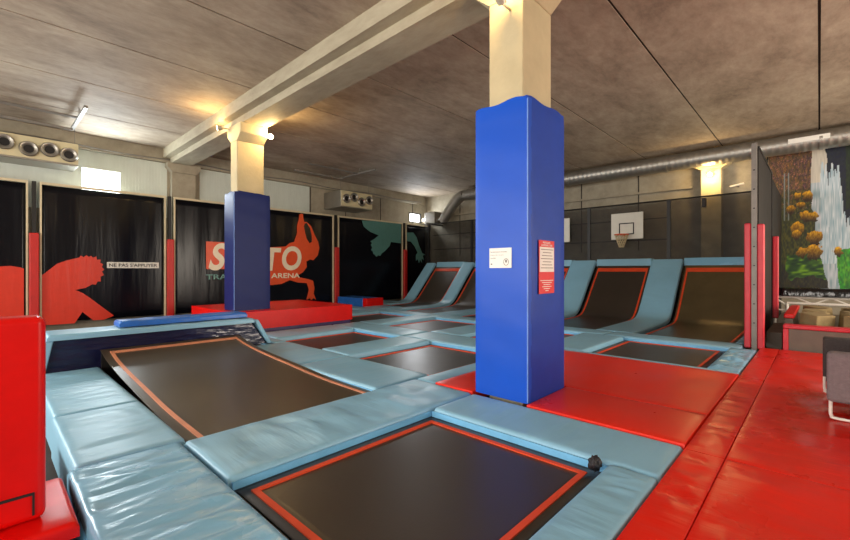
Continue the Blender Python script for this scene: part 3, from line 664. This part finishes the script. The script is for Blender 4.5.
# ------------------------------------------------------------------ air heaters
def heater(y0, y1, z0, z1, noz, label, xf=-10.3):
    t = empty('air_heater', (XW+.3, (y0+y1)/2, z0), label, 'heater', 'wall air heaters with round nozzles')
    MB().box(XW+(.017 if y0 < 5 else .013), xf-.02, y0, y1, z0, z1).build('casing', M['steel'], t, bevel=.01)
    MB().box(xf-.019, xf, y0, y1, z0+.03, z1-.01).build('front_plate', M['heater'], t, bevel=.005)
    for y in (y0+.06, y1-.04): MB().tube([(xf-.12, y, z1-.01), (xf-.12, y, CZ-.001)], .006, 6).build('hanger', M['grey_steel'], t)
    for (y, z) in noz:
        mb = MB(); n = 24; vs = []; prof_ = [(.125, 0), (.135, .03), (.12, .055), (.09, .05), (.07, .02)]
        for k in range(n):
            an = 2*math.pi*k/n
            for r_, dx in prof_: vs.append((xf+.001+dx, y+r_*math.cos(an), z+r_*math.sin(an)))
        m_ = len(prof_)
        mb.add(vs, [(k*m_+i, k*m_+i+1, ((k+1) % n)*m_+i+1, ((k+1) % n)*m_+i) for k in range(n) for i in range(m_-1)], True)
        o = mb.build('nozzle', M['steel'], t)
        MB().tube([(xf+.002, y, z), (xf+.022, y, z)], .071, 20).build('mouth', M['dark_hole'], o, loc=t['_o'])
    return t
heater(-.35, 1.24, 2.98, 3.41, [(-.08, 3.2), (.24, 3.23), (.55, 3.17), (.83, 3.21), (1.10, 3.17)], 'long air heater with round nozzles high on left wall beside the bright window')
heater(7.10, 8.25, 2.84, 3.33, [(7.28, 3.09), (7.55, 3.16), (7.83, 3.05), (8.12, 3.13)], 'air heater with four round nozzles above the curtains right of far column', xf=-10.05)
# suspended rails near the ceiling
def rail(loc, y0, y1, label):
    x = loc
    t = empty('suspended_rail', (x, y1, 3.6), label, 'rail', 'rails hung under the ceiling')
    MB().tube([(x, y0, 3.62), (x, y1, 3.62)], .016, 6).build('tube', M['grey_steel'], t)
    MB().tube([(x-.06, y0, 3.62), (x-.06, y1, 3.62)], .012, 6).build('tube', M['grey_steel'], t)
    MB().box(x-.75, x-.70, y0, y1, 3.56, 3.60).build('channel', M['grey_steel'], t)
    MB().box(x-.85, x+.7, y1-.02, y1+.03, 3.601, 3.64).build('cross_bar', M['grey_steel'], t)
    MB().tube([(x+.05, y1, 3.64), (x+.05, y1, 3.762)], .01, 6).build('hanger', M['grey_steel'], t)
    return t
rail(-9.25, -1.5, 1.12, 'grey tubes and cross bar hung under the ceiling beside bright window')
rail(-9.1, 5.5, 7.0, 'grey tubes and cross bar hung under the ceiling near the right air heater')

# ------------------------------------------------------------------ duct along the back
t = empty('air_duct', (-4, 11, 3.5), 'long galvanised round air duct under the ceiling along the back wall', 'duct')
mb = MB(); ZD = 3.52; YD = 11.12; rd = .185
pts = []; rr = []
x = 4.0
while x > -8.7:
    pts += [(x, YD, ZD), (x-.004, YD, ZD), (x-.05, YD, ZD), (x-.054, YD, ZD)]; rr += [rd, rd+.0015, rd+.0015, rd]; x -= .12
mb.tube(pts, rr, 28); mb.build('spiral_pipe', M['steel'], t)
for x in (.05, -1.0, -2.6, -5.0, -7.2): MB().tube([(x, YD, ZD), (x-.05, YD, ZD)], rd+.015, 28).build('clamp_ring', M['steel'], t)
mb = MB(); pts = smooth_path([(-8.7, YD, ZD), (-8.92, YD, ZD-.06), (-9.2, YD, 3.22), (-9.66, YD, 2.72)], 5)
mb.tube(pts, [.17+.008*(k % 2) for k in range(len(pts))], 20); mb.build('elbow', M['steel'], t)
MB().box(-.45, .15, YD-rd-.012, YD-rd+.02, ZD-.03, ZD+.06).build('label_plate', M['white'], t)
t2 = empty('fan_unit', (-9.9, 11.1, 2.5), 'small metal fan unit with flexible pipes in the far corner below the duct', 'fan')
MB().box(-10.4, -9.90, 10.96, 11.5, 2.66, 3.08).build('casing', M['steel'], t2, bevel=.02)
MB().tube([(-10.36, 11.15, 2.80), (-10.62, 11.15, 2.83)], .10, 16).build('pipe', M['steel'], t2)
MB().tube([(-9.915, 11.2, 2.78), (-9.86, 11.2, 2.77)], .12, 16).build('pipe', M['steel'], t2)
MB().box(-10.2, -10.1, 11.1, YB, 2.62, 2.659).build('bracket', M['frame'], t2)

# ------------------------------------------------------------------ back netting, hoops
YN = 10.90
t = empty('back_netting', (-5, YN, FZ), 'dark safety netting with black poles and top cable across back wall', 'net')
MB().box(-10.3, -.66, YN, YN+.006, .2, 2.6).build('net_sheet', M['netting'], t)
MB().tube([(-10.3, YN, 2.62), (-.66, YN, 2.62)], .02, 6).build('top_cable', M['frame'], t)
for x in (-10.1, -8.2, -6.3, -4.38, -2.53): MB().box(x-.04, x+.04, YN-.035, YN-.003, FZ, 2.62).build('pole', M['frame'], t)
for z in (1.72, 2.22): MB().box(-9.9, -2.57, YN+.01, YN+.03, z-.012, z+.012).build('cross_cable', M['frame'], t)
def hoop(x, label):
    t = empty('basketball_hoop', (x, 10.75, 2.1), label, 'basketball hoop', 'basketball hoops on the back netting')
    MB().box(x-.37, x+.37, 10.82, 10.85, 1.755, 2.40).build('backboard', M['board'], t, bevel=.01)
    MB().ring(x-.17, x+.17, 0, 1, .03, 0, 0)
    mb = MB()
    for (a, b, c_, d) in ((-.18, .17, 2.13, 2.155), (-.18, .17, 1.87, 1.895), (-.18, -.155, 1.895, 2.13), (.145, .17, 1.895, 2.13)): mb.box(x+a, x+b, 10.812, 10.819, c_, d)
    mb.build('target_square', M['ink'], t)
    mb = MB(); n = 24; r_ = .155; cy = 10.63
    mb.tube([(x-.06+r_*math.cos(2*math.pi*k/n), cy+r_*math.sin(2*math.pi*k/n), 1.86) for k in range(n+1)], .012, 8, cap=False)
    mb.box(x-.10, x-.02, 10.775, 10.811, 1.83, 1.88)
    mb.build('rim', M['rim'], t)
    mb = MB()
    for k in range(12):
        for sgn in (1, -1):
            pts = []
            for j in range(6):
                an = 2*math.pi*(k/12)+sgn*j*math.pi/12; f = j/5; rr_ = .15*(1-f)+.05*f
                pts.append((x-.06+rr_*math.cos(an), cy+rr_*math.sin(an), 1.85-.30*f))
            mb.tube(pts, .007, 4)
    mb.build('hoop_net', M['net'], t)
    for (a, b) in ((-.25, 1.8), (.25, 1.8)): MB().box(x+a-.02, x+a+.02, 10.851, 10.894, 1.8, 2.4).build('bracket', M['frame'], t)
    return t
hp = hoop(-3.43, 'white basketball backboard and hoop above the ramp right of near column')
copy_tree(hp, (-5.25, 10.75, 2.1), 'white basketball backboard mostly hidden behind near column’s right edge')
# loudspeaker box on cable
o = MB().box(-1.86, -1.78, 10.70, 10.78, 2.36, 2.56).build('loudspeaker', M['speaker'], loc=(-1.82, 10.74, 2.36), bevel=.008)
tag(o, 'small black box hanging in front of the lamp-lit back column', 'loudspeaker')
MB().box(-1.83, -1.81, 10.78, 10.894, 2.5, 2.52).build('bracket', M['speaker'], o)

# ------------------------------------------------------------------ partition with posts at the right
XP = -.60
t = empty('partition_net', (XP, 8, FZ), 'dark upright netting partition between the right ramp and the foam pit', 'net')
MB().box(XP+.005, XP+.02, 7.0, 9.02, .0, 2.60).build('net_sheet', M['netting_dark'], t)
MB().box(XP, XP+.03, 7.0, 9.02, 2.601, 2.63).build('top_rail', M['frame'], t)
MB().box(-.598, -.580, 9.14, YB-.12, .0, 2.55).build('net_sheet', M['netting_dark'], t)
def ppost(y, zt, zp, lb, zb=-.08):
    XP = -.62; t = empty('padded_post', (XP, y, zb), lb, 'post', 'crimson padded partition posts')
    MB().box(XP-.028, XP+.028, y-.045, y+.015, zb, zt).build('pole', M['grey_steel'], t)
    MB().box(XP-.105, XP-.030, y-.045, y+.05, zb+.05, zp+.02).build('padding', M['crimson'], t, bevel=.02)
    MB().box(XP+.030, XP+.105, y-.045, y+.05, zb+.05, zp).build('padding', M['crimson'], t, bevel=.02)
    mb = MB()
    for k in range(9): mb.box(XP-.01, XP+.01, y-.048, y-.0455, .3+k*.25, .315+k*.25)
    mb.build('rivets', M['ink'], t)
    return t
ppost(6.96, 2.66, 1.60, 'near crimson padded post at the end of ramps, grey pole between its pads')
t = empty('padded_post', (XP, 9.08, -.08), 'far crimson padded post beside the waterfall painting', 'post', 'crimson padded partition posts')
MB().box(XP-.03, XP+.03, 9.04, 9.10, FZ, 2.63).build('pole', M['frame'], t)
MB().box(XP+.031, XP+.11, 9.03, 9.10, .2, 1.56).build('padding', M['crimson'], t, bevel=.015)

# ------------------------------------------------------------------ foam pit, truss and painting
def paint():
    nx, nz = 170, 240; x0, x1, z0, z1 = -.80, .78, .58, 3.46; y = YB-.06
    me = bpy.data.meshes.new('painted_canvas'); vs = []; cs = []
    q = random.Random(3)
    def n2(a, b, s=0):
        v = math.sin(a*12.9898+b*78.233+s*37.7)*43758.5453; return v-math.floor(v)
    def sn(a, b, s=0):
        i, j = math.floor(a), math.floor(b); u, v = a-i, b-j; u = u*u*(3-2*u); v = v*v*(3-2*v)
        return (n2(i, j, s)*(1-u)+n2(i+1, j, s)*u)*(1-v)+(n2(i, j+1, s)*(1-u)+n2(i+1, j+1, s)*u)*v
    fl = [(100,215,16),(122,172,13),(160,172,17),(150,245,19),(180,248,17),(125,288,27),(120,310,18),(183,320,27),(140,376,20),(182,372,28),(135,205,12),(262,375,16)]
    for j in range(nz+1):
        for i in range(nx+1):
            X = x0+(x1-x0)*i/nx; Z = z0+(z1-z0)*j/nz
            # painting coordinates: a = across, b = down
            a = (X+.80)/1.28*300+15; b = 10+(3.46-Z)/2.88*505
            w = sn(a*.05, b*.05, 1)*14-7; g = sn(a*.25, b*.12, 2); h = sn(a*.5, b*.5, 3); g2 = sn(a*.09, b*.07, 9)
            t_ = max(0, min(1, (215-b)/90+(g2-.5)*1.2))
            c = ((30+56*g)*(1-t_)+(40+62*g+24*h)*t_, (38+46*g)*(1-t_)+(38+44*g)*t_, (20+22*h)*(1-t_)+(28+34*h*g2)*t_)
            if h > .8 and b < 240: c = (c[0]+50, c[1]+28, c[2]+40)
            if 66 < a < 92 and 85 < b < 260 and sn(a*.4, 0, 4) > .55: c = (110, 122, 124)
            if b > 385+w and 85+w < a < 245: k = sn(a*.05+b*.03, b*.16, 5); c = (24+100*k*k, 52+120*k*k, 20+26*h)
            if b > 470+w*2 or (b > 420 and a < 85+w*2): c = (30+34*g, 32+28*g, 26+22*h)
            left = 172 if b < 200 else 172+(b-200)*.16; left = left if b < 390 else 202+(b-390)*.26
            left += w*.9; right = (222 if b < 120 else 222+(b-120)*.16)+w
            if left < a < right:
                k = sn(a*.22, b*.035, 6); c = (120+80*k, 146+56*k, 156+54*k)
                if b < 130: c = (176+24*k, 170+24*k, 160+20*k)
            if a >= right: c = (12+14*g, 18+16*g, 30+26*h)
            if a >= right and b > 150 and a < right+22+(b-150)*.13: k = sn(a*.3, b*.035, 11); c = (90+110*k, 130+80*k, 150+60*k)
            for sx_, sy_, sw_ in ((222, 70, 6), (234, 100, 5), (243, 68, 7), (254, 90, 6), (263, 78, 7), (272, 150, 6), (284, 240, 6), (296, 262, 6), (306, 240, 7), (318, 280, 8), (210, 60, 8)):
                if abs(a-sx_-(b-sy_)*.02) < sw_*min(1, .35+(b-sy_)/90) and sy_ < b < 420: k = sn(a*.5, b*.04, 7); c = (130+80*k, 160+56*k, 176+46*k)
            if a > 288 and b < 235: c = (14+20*g, 26+24*g, 16+14*h)
            if b > 372-(a-262)*.12 and a > 256+w*.6+(b-380)*.10: k = sn(a*.08, b*.05, 12); c = (40+90*g*k, 96+80*g, 30+26*h)
            for fx, fy, fr in fl:
                wob = (sn(a*.12+fx, b*.12, 13)-.5)*12
                dd = math.hypot(a-fx, (b-fy)*(1.25 if b < fy else .8))+wob
                if dd < fr*.98:
                    k = sn(a*.45, b*.2, 8); up = max(0, min(1, (fy-b)/fr*.6+.62))
                    c = ((60+190*up)*(.6+.4*k), (44+150*up)*(.5+.5*k), 10+26*k)
            vs.append(((X+.01)*S*1.0, 0, (Z-2)*S)); cs.append(srgb(*c))
    fs = [(j*(nx+1)+i, j*(nx+1)+i+1, (j+1)*(nx+1)+i+1, (j+1)*(nx+1)+i) for j in range(nz) for i in range(nx)]
    n0 = len(vs); vs += [(v[0], .02*S, v[2]) for v in (vs[0], vs[nx], vs[-1], vs[-1-nx])]
    fs += [(n0, n0+3, n0+2, n0+1)]
    me.from_pydata(vs, [], fs)
    at = me.color_attributes.new('paint', 'FLOAT_COLOR', 'POINT')
    for k, c in enumerate(cs): at.data[k].color = c
    for k in range(4): at.data[n0+k].color = srgb(60, 55, 40)
    m = bpy.data.materials.new('brushed_paint'); m.use_nodes = True; N = m.node_tree.nodes; b = N['Principled BSDF']
    b.inputs['Roughness'].default_value = .6
    an = N.new('ShaderNodeAttribute'); an.attribute_name = 'paint'; m.node_tree.links.new(an.outputs['Color'], b.inputs['Base Color'])
    me.materials.append(m)
    return me, y
me, y = paint()
t = empty('mural', (0, y, 2), 'tall waterfall and yellow-flower landscape painting on the back wall at right', 'painting')
o = bpy.data.objects.new('painted_canvas', me); COL.objects.link(o); o.parent = t; o['_o'] = (0, y, 2)
MB().ring(-.80, .80, 0, 0, 0, 0, 0)
mb = MB(); mb.box(-.825, .80, y-.005, y+.03, .55, .579); mb.box(-.825, -.801, y-.005, y+.03, .58, 3.46); mb.build('frame', M['frame'], t)
# black vinyl roll below the painting
t = tag(cushion(-.57, 2.2, 9.3, 9.52, .565, .70, seed=60, wr=.008, freq=(12, 4), r=.05).build('vinyl_roll', M['roll'], loc=(.5, 9.4, .565)), 'glossy black vinyl roll lying on white truss in front of the painting', 'roll')
t['_x'] = 0
tr = empty('truss', (.5, 9.4, FZ), 'white triangulated metal truss across the foam pit', 'truss')
MB().tube([(-.56, 9.4, .54), (2.2, 9.4, .54)], .02, 8).build('top_chord', M['white_metal'], tr)
MB().tube([(-.40, 9.4, .44), (2.2, 9.4, .44)], .022, 8).build('bottom_chord', M['white_metal'], tr)
mb = MB(); x = -.3; up = False
while x < 2.1:
    mb.tube([(x, 9.4, .44 if up else .54), (x+.22, 9.4, .54 if up else .44)], .012, 6); up = not up; x += .22
mb.build('bracing', M['white_metal'], tr)
MB().tube([(-.56, 9.4, .54), (-.56, 9.4, FZ)], .022, 8).build('leg', M['white_metal'], tr)
MB().tube([(-.40, 9.4, .44), (-.40, 9.4, FZ)], .022, 8).build('leg', M['white_metal'], tr)
MB().tube([(-.56, 9.4, .52), (-.40, 9.4, .40)], .014, 8).build('bracing', M['white_metal'], tr)
MB().tube([(-.56, 9.4, .32), (-.40, 9.4, .32)], .014, 8).build('bracing', M['white_metal'], tr)
# pit front wall
t = empty('pit_wall', (.8, 6.97, -.08), 'low taupe wall with red padded rim in front of the foam pit', 'padded wall')
MB().box(-.28, 2.2, 6.945, 7.06, FZ+.001, .26).build('panel', M['pit'], t)
MB().box(-.335, 2.2, 6.93, 7.09, .262, .315).build('top_rim', M['crimson'], t, bevel=.015)
MB().box(-.335, -.282, 6.93, 7.09, FZ+.001, .26).build('end_rim', M['crimson'], t, bevel=.01)
# side wall of pit
t = empty('pit_wall', (-.35, 8.2, FZ), 'red padded side wall running back along the foam pit', 'padded wall')
MB().box(-.33, -.25, 7.3, 9.25, FZ+.001, .36).build('panel', M['pit'], t)
MB().box(-.345, -.235, 7.3, 9.25, .361, .42).build('top_rim', M['red'], t, bevel=.015)
# foam cubes
q = random.Random(11); k = 0; proto = None
fl_ = ['front', 'middle', 'back']
GF = 'olive-beige foam cubes in the pit'
for row, yy in enumerate((7.35, 7.72, 8.1, 8.5, 8.88)):
    for cx in (-.02, .36, .75, 1.15, 1.55):
        cx2 = cx+q.uniform(-.04, .04); s = .12
        if proto is None:
            proto = tag(MB().box(cx2-s, cx2+s, yy-s, yy+s, .0, .24).build('foam_cube', M['foam'], loc=(cx2, yy, .12), bevel=.012), 'olive-beige foam cube lying in the foam pit', 'foam cube', GF); o = proto
        else:
            o = proto.copy(); COL.objects.link(o)
        o.location = (cx2*S, yy*S, (.305+q.uniform(0, .02))*S); o.rotation_euler = (q.uniform(-.12, .12), q.uniform(-.12, .12), q.uniform(0, 1.5))
        k += 1
struct(MB().box(-.18, 2.2, 7.1, 9.25, FZ+.001, .19).build('trim_10', M['pit']))
struct(MB().box(-.56, 2.2, 9.6, YB-.1, FZ+.001, .12).build('trim_11', M['pit']))
# taupe block in the passage beside the post
tag(MB().box(-.54, -.37, 7.5, 8.9, FZ+.001, .14).build('storage_block', M['pit'], loc=(-.49, 8.2, FZ), bevel=.01), 'taupe block between the partition netting and the pit side wall', 'block')

# ------------------------------------------------------------------ grey bench seat at the right edge
t = empty('armchair', (.45, 4.2, 0), 'grey fabric armchair on white sled legs standing on the red mat', 'chair')
MB().box(.035, .13, 3.84, 3.96, .14, .46).build('armrest', M['sofa'], t, bevel=.03) if False else None
MB().box(.035, .95, 3.82, 3.93, .13, .46).build('side_panel', M['sofa'], t, bevel=.03)
MB().box(.02, .95, 4.66, 4.78, .10, .455).build('side_panel', M['sofa2'], t, bevel=.02)
MB().box(.05, .95, 3.935, 4.655, .13, .27).build('seat', M['sofa2'], t, bevel=.03)
MB().box(.80, .95, 3.935, 4.655, .271, .62).build('backrest', M['sofa'], t, bevel=.03)
for y in (3.875, 4.66):
    mb = MB(); x_ = .055 if y < 4 else .03
    mb.tube(smooth_path([(x_, y, .14), (x_, y, .08), (x_+.004, y, .035), (x_+.05, y, .017), (.5, y, .017), (.88, y, .017), (.93, y, .035), (.935, y, .14)], 4), .010, 8)
    mb.build('sled_leg', M['white_metal'], t)

# ------------------------------------------------------------------ red upright block in the left foreground
t = empty('vault_block', (-2.3, -.3, .0), 'tall glossy red padded block cut by the left picture edge', 'block')
MB().box(-2.38, -2.25, -1.2, .172, .007, .815).build('block_cover', M['red'], t, bevel=.03)
mb = MB(); mb.box(-2.249, -2.244, -1.2, .137, .115, .125); mb.box(-2.249, -2.244, .13, .137, .035, .115); mb.build('zip', M['ink'], t)
o = cushion(-2.68, -2.14, -1.2, .262, -.06, .0, seed=70, wr=.006, r=.02).build('floor_mat', M['red'], loc=(-2.4, -.4, -.06))
tag(o, 'small red mat under the tall red block at lower left', 'mat', GR)
struct(MB().box(-3.4, -2.2, -1.3, .2, FZ+.001, -.061).build('trim_12', M['under']))

# crumpled black cloth in the corner of near trampoline
bm = bmesh.new(); bmesh.ops.create_icosphere(bm, subdivisions=3, radius=1)
q = random.Random(5)
for v in bm.verts:
    k = 1+.35*math.sin(v.co.x*7+v.co.z*5)*math.cos(v.co.y*6)+q.uniform(-.08, .08)
    v.co = Vector((v.co.x*k*.03*S, v.co.y*k*.026*S, (v.co.z*k*.036)*S))
me = bpy.data.meshes.new('black_cloth'); bm.to_mesh(me); bm.free(); me.materials.append(M['cloth_black'])
o = bpy.data.objects.new('black_cloth', me); COL.objects.link(o); o.location = (-.845*S, 2.175*S, -.002*S)
for p in me.polygons: p.use_smooth = True
tag(o, 'crumpled black cloth tucked into the far right corner of near trampoline', 'cloth')

# ------------------------------------------------------------------ notices on the near column
t = empty('paper_notice', (-1.81, 2.76, 1.1), 'white paper notice with a round symbol on the near column’s left side', 'notice')
yf = 2.7755
MB().box(-1.912, -1.71, yf-.006, yf+.001, 1.016, 1.172).build('sheet', M['white'], t)
for z, w, s_ in ((1.138, .15, 'Pour votre confort et votre securite'), (1.112, .12, 'merci de ne pas'), (1.088, .05, 'toucher')):
    text(s_, 'printed_line', M['grey_ink'], (-1.90, yf-.0065, z), (1, 0, 0), 1, width=w, height=.009, parent=t, th=.0008)
mb = MB(); n = 20
mb.tube([(-1.757+.022*math.cos(2*math.pi*k/n), yf-.008, 1.062+.026*math.sin(2*math.pi*k/n)) for k in range(n+1)], .0018, 5, cap=False)
mb.box(-1.764, -1.750, yf-.009, yf-.0065, 1.058, 1.078); mb.build('round_symbol', M['grey_ink'], t)
MB().box(-1.897, -1.885, yf-.009, yf-.0065, 1.042, 1.05).build('mark', M['ink'], t)
t = empty('rules_poster', (-1.57, 3.05, 1), 'red and white rules poster on the near column’s right side', 'poster')
xf = -1.568
MB().box(xf, xf+.004, 2.93, 3.18, .815, 1.232).build('sheet', M['red_paper'], t)
MB().box(xf+.0045, xf+.006, 2.938, 3.172, .985, 1.18).build('white_field', M['white'], t)
text('REGLES', 'heading', M['white'], (xf+.0045, 2.99, 1.208), (0, 1, 0), 1, width=.12, height=.014, parent=t, th=.001, bold=.01)
text('A RESPECTER', 'heading', M['white'], (xf+.0045, 2.965, 1.187), (0, 1, 0), 1, width=.18, height=.014, parent=t, th=.001, bold=.01)
for k in range(7):
    mb = MB(); q_ = .03*((k*5) % 3)/2; mb.box(xf+.0062, xf+.007, 2.955+q_, 3.155-q_, 1.158-k*.024, 1.163-k*.024); mb.build('printed_line', M['grey_ink'], t)
for k in range(6):
    q_ = .03*((k*4) % 3)/2+.01*k; MB().box(xf+.0045, xf+.0055, 2.95+q_, 3.16-q_, .915-k*.016, .92-k*.016).build('printed_line', M['white'], t)

# ------------------------------------------------------------------ lamps on the columns
def spot(x, y, z, d, label, power, aim, size=1.2):
    t = empty('spotlight', (x, y, z), label, 'lamp', 'warm spotlights on the columns')
    d = Vector(d).normalized()
    p = Vector((x, y, z))
    mb = MB(); mb.tube([p-d*.07, p-d*.02, p], [.03, .045, .05], 14); mb.build('housing', M['lampbody'], t)
    mb = MB(); mb.tube([p+d*.001, p+d*.008], [.044, .044], 14); mb.build('lens', M['lampglow'], t)
    a = aim
    mb = MB(); mb.tube([p-d*.06, p-d*.06+Vector(a)], .01, 6); mb.build('bracket', M['lampbody'], t)
    li = bpy.data.lights.new('spot', 'POINT'); li.energy = power; li.color = (1, .66, .28); li.shadow_soft_size = .05*S
    lo = bpy.data.objects.new('lamp_light', li); COL.objects.link(lo); lo.location = (p+d*.09)*S
    return t
spot(-1.77, 2.70, 3.10, (0, -.35, .55), 'warm spotlight at the head of the near column', 16, (0, .14, 0))
spot(-7.45, 2.74, 3.42, (-.5, -.7, -.1), 'warm spotlight on left of the far column’s head', 26, (.03, .14, -.0))
spot(-6.93, 3.42, 3.32, (.8, -.2, .1), 'warm spotlight on right of the far column’s head', 34, (-.12, -.0, 0))
spot(-1.80, 11.27, 3.16, (0, -.9, -.2), 'warm spotlight on the back wall column below the duct', 30, (0, .04, 0))
o = MB().tube([(-1.45, 11.45, 2.86), (-1.2, 11.45, 2.90)], .022, 8).build('tube_lamp', M['white_metal'], loc=(-1.3, 11.45, 2.88))
MB().box(-1.34, -1.30, 11.45, YB, 2.86, 2.88).build('bracket', M['grey_steel'], o)
tag(o, 'short white tube lamp on back wall right of lit column', 'lamp')

# ------------------------------------------------------------------ light
def area(name, loc, rot, sx, sy, power, col):
    li = bpy.data.lights.new(name, 'AREA'); li.shape = 'RECTANGLE'; li.size = sx*S; li.size_y = sy*S; li.energy = power; li.color = col
    o = bpy.data.objects.new(name, li); COL.objects.link(o); o.location = Vector(loc)*S; o.rotation_euler = rot; return o
def aim(o, tgt):
    d = Vector(tgt)*S-o.location; o.rotation_euler = d.to_track_quat('-Z', 'Y').to_euler()
w1 = area('daylight_window', (XW+.03, 1.7, 2.84), (0, 0, 0), .5, .6, 75, (.84, .95, 1)); aim(w1, (0, 1.7, 2.6))
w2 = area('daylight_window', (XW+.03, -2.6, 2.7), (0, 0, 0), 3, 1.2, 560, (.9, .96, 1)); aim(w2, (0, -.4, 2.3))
w3 = area('daylight_window', (XW+.03, 11.0, 2.93), (0, 0, 0), .5, .25, 45, (.92, .96, 1)); aim(w3, (-8, 10, 3.2))
e1 = area('added_fill_light', (-3.5, -4.9, 1.8), (0, 0, 0), 9, 2.6, 760, (1, .93, .84)); aim(e1, (-3.5, 5, 3.2))  # added fill from the unseen front wall, no opening modelled there
e2 = area('added_fill_light', (4.9, -2.8, 2.0), (0, 0, 0), 3, 2.8, 220, (1, .93, .84)); aim(e2, (-5, 1, 2.6))  # added fill from the unseen right wall, behind the camera
e3 = area('added_fill_light', (4.9, 7.8, 1.7), (0, 0, 0), 5, 2.4, 640, (1, .88, .74)); aim(e3, (-5, 8.5, 3.2))  # added fill from the unseen right wall to brighten the far end
w = bpy.data.worlds.new('World'); scn.world = w; w.use_nodes = True
bg = w.node_tree.nodes['Background']; bg.inputs[0].default_value = (.95, .93, .9, 1); bg.inputs[1].default_value = .9

# ------------------------------------------------------------------ camera
cd = bpy.data.cameras.new('camera'); cam = bpy.data.objects.new('camera', cd); COL.objects.link(cam)
cd.sensor_width = 36; cd.lens = 36*F/850; cd.clip_start = .02
cam.location = (0, 0, 1*S); cam.rotation_euler = (math.radians(90), 0, A)
scn.camera = cam
scn.view_settings.view_transform = 'Standard'; scn.view_settings.look = 'None'; scn.view_settings.gamma = 1
scn.view_settings.use_curve_mapping = False; scn.view_settings.exposure = .85
scn.cycles.use_denoising = True
scn.cycles.max_bounces = 8; scn.cycles.sample_clamp_indirect = 4
for o in bpy.data.objects:
    if '_o' in o: del o['_o']
    if '_x' in o: del o['_x']
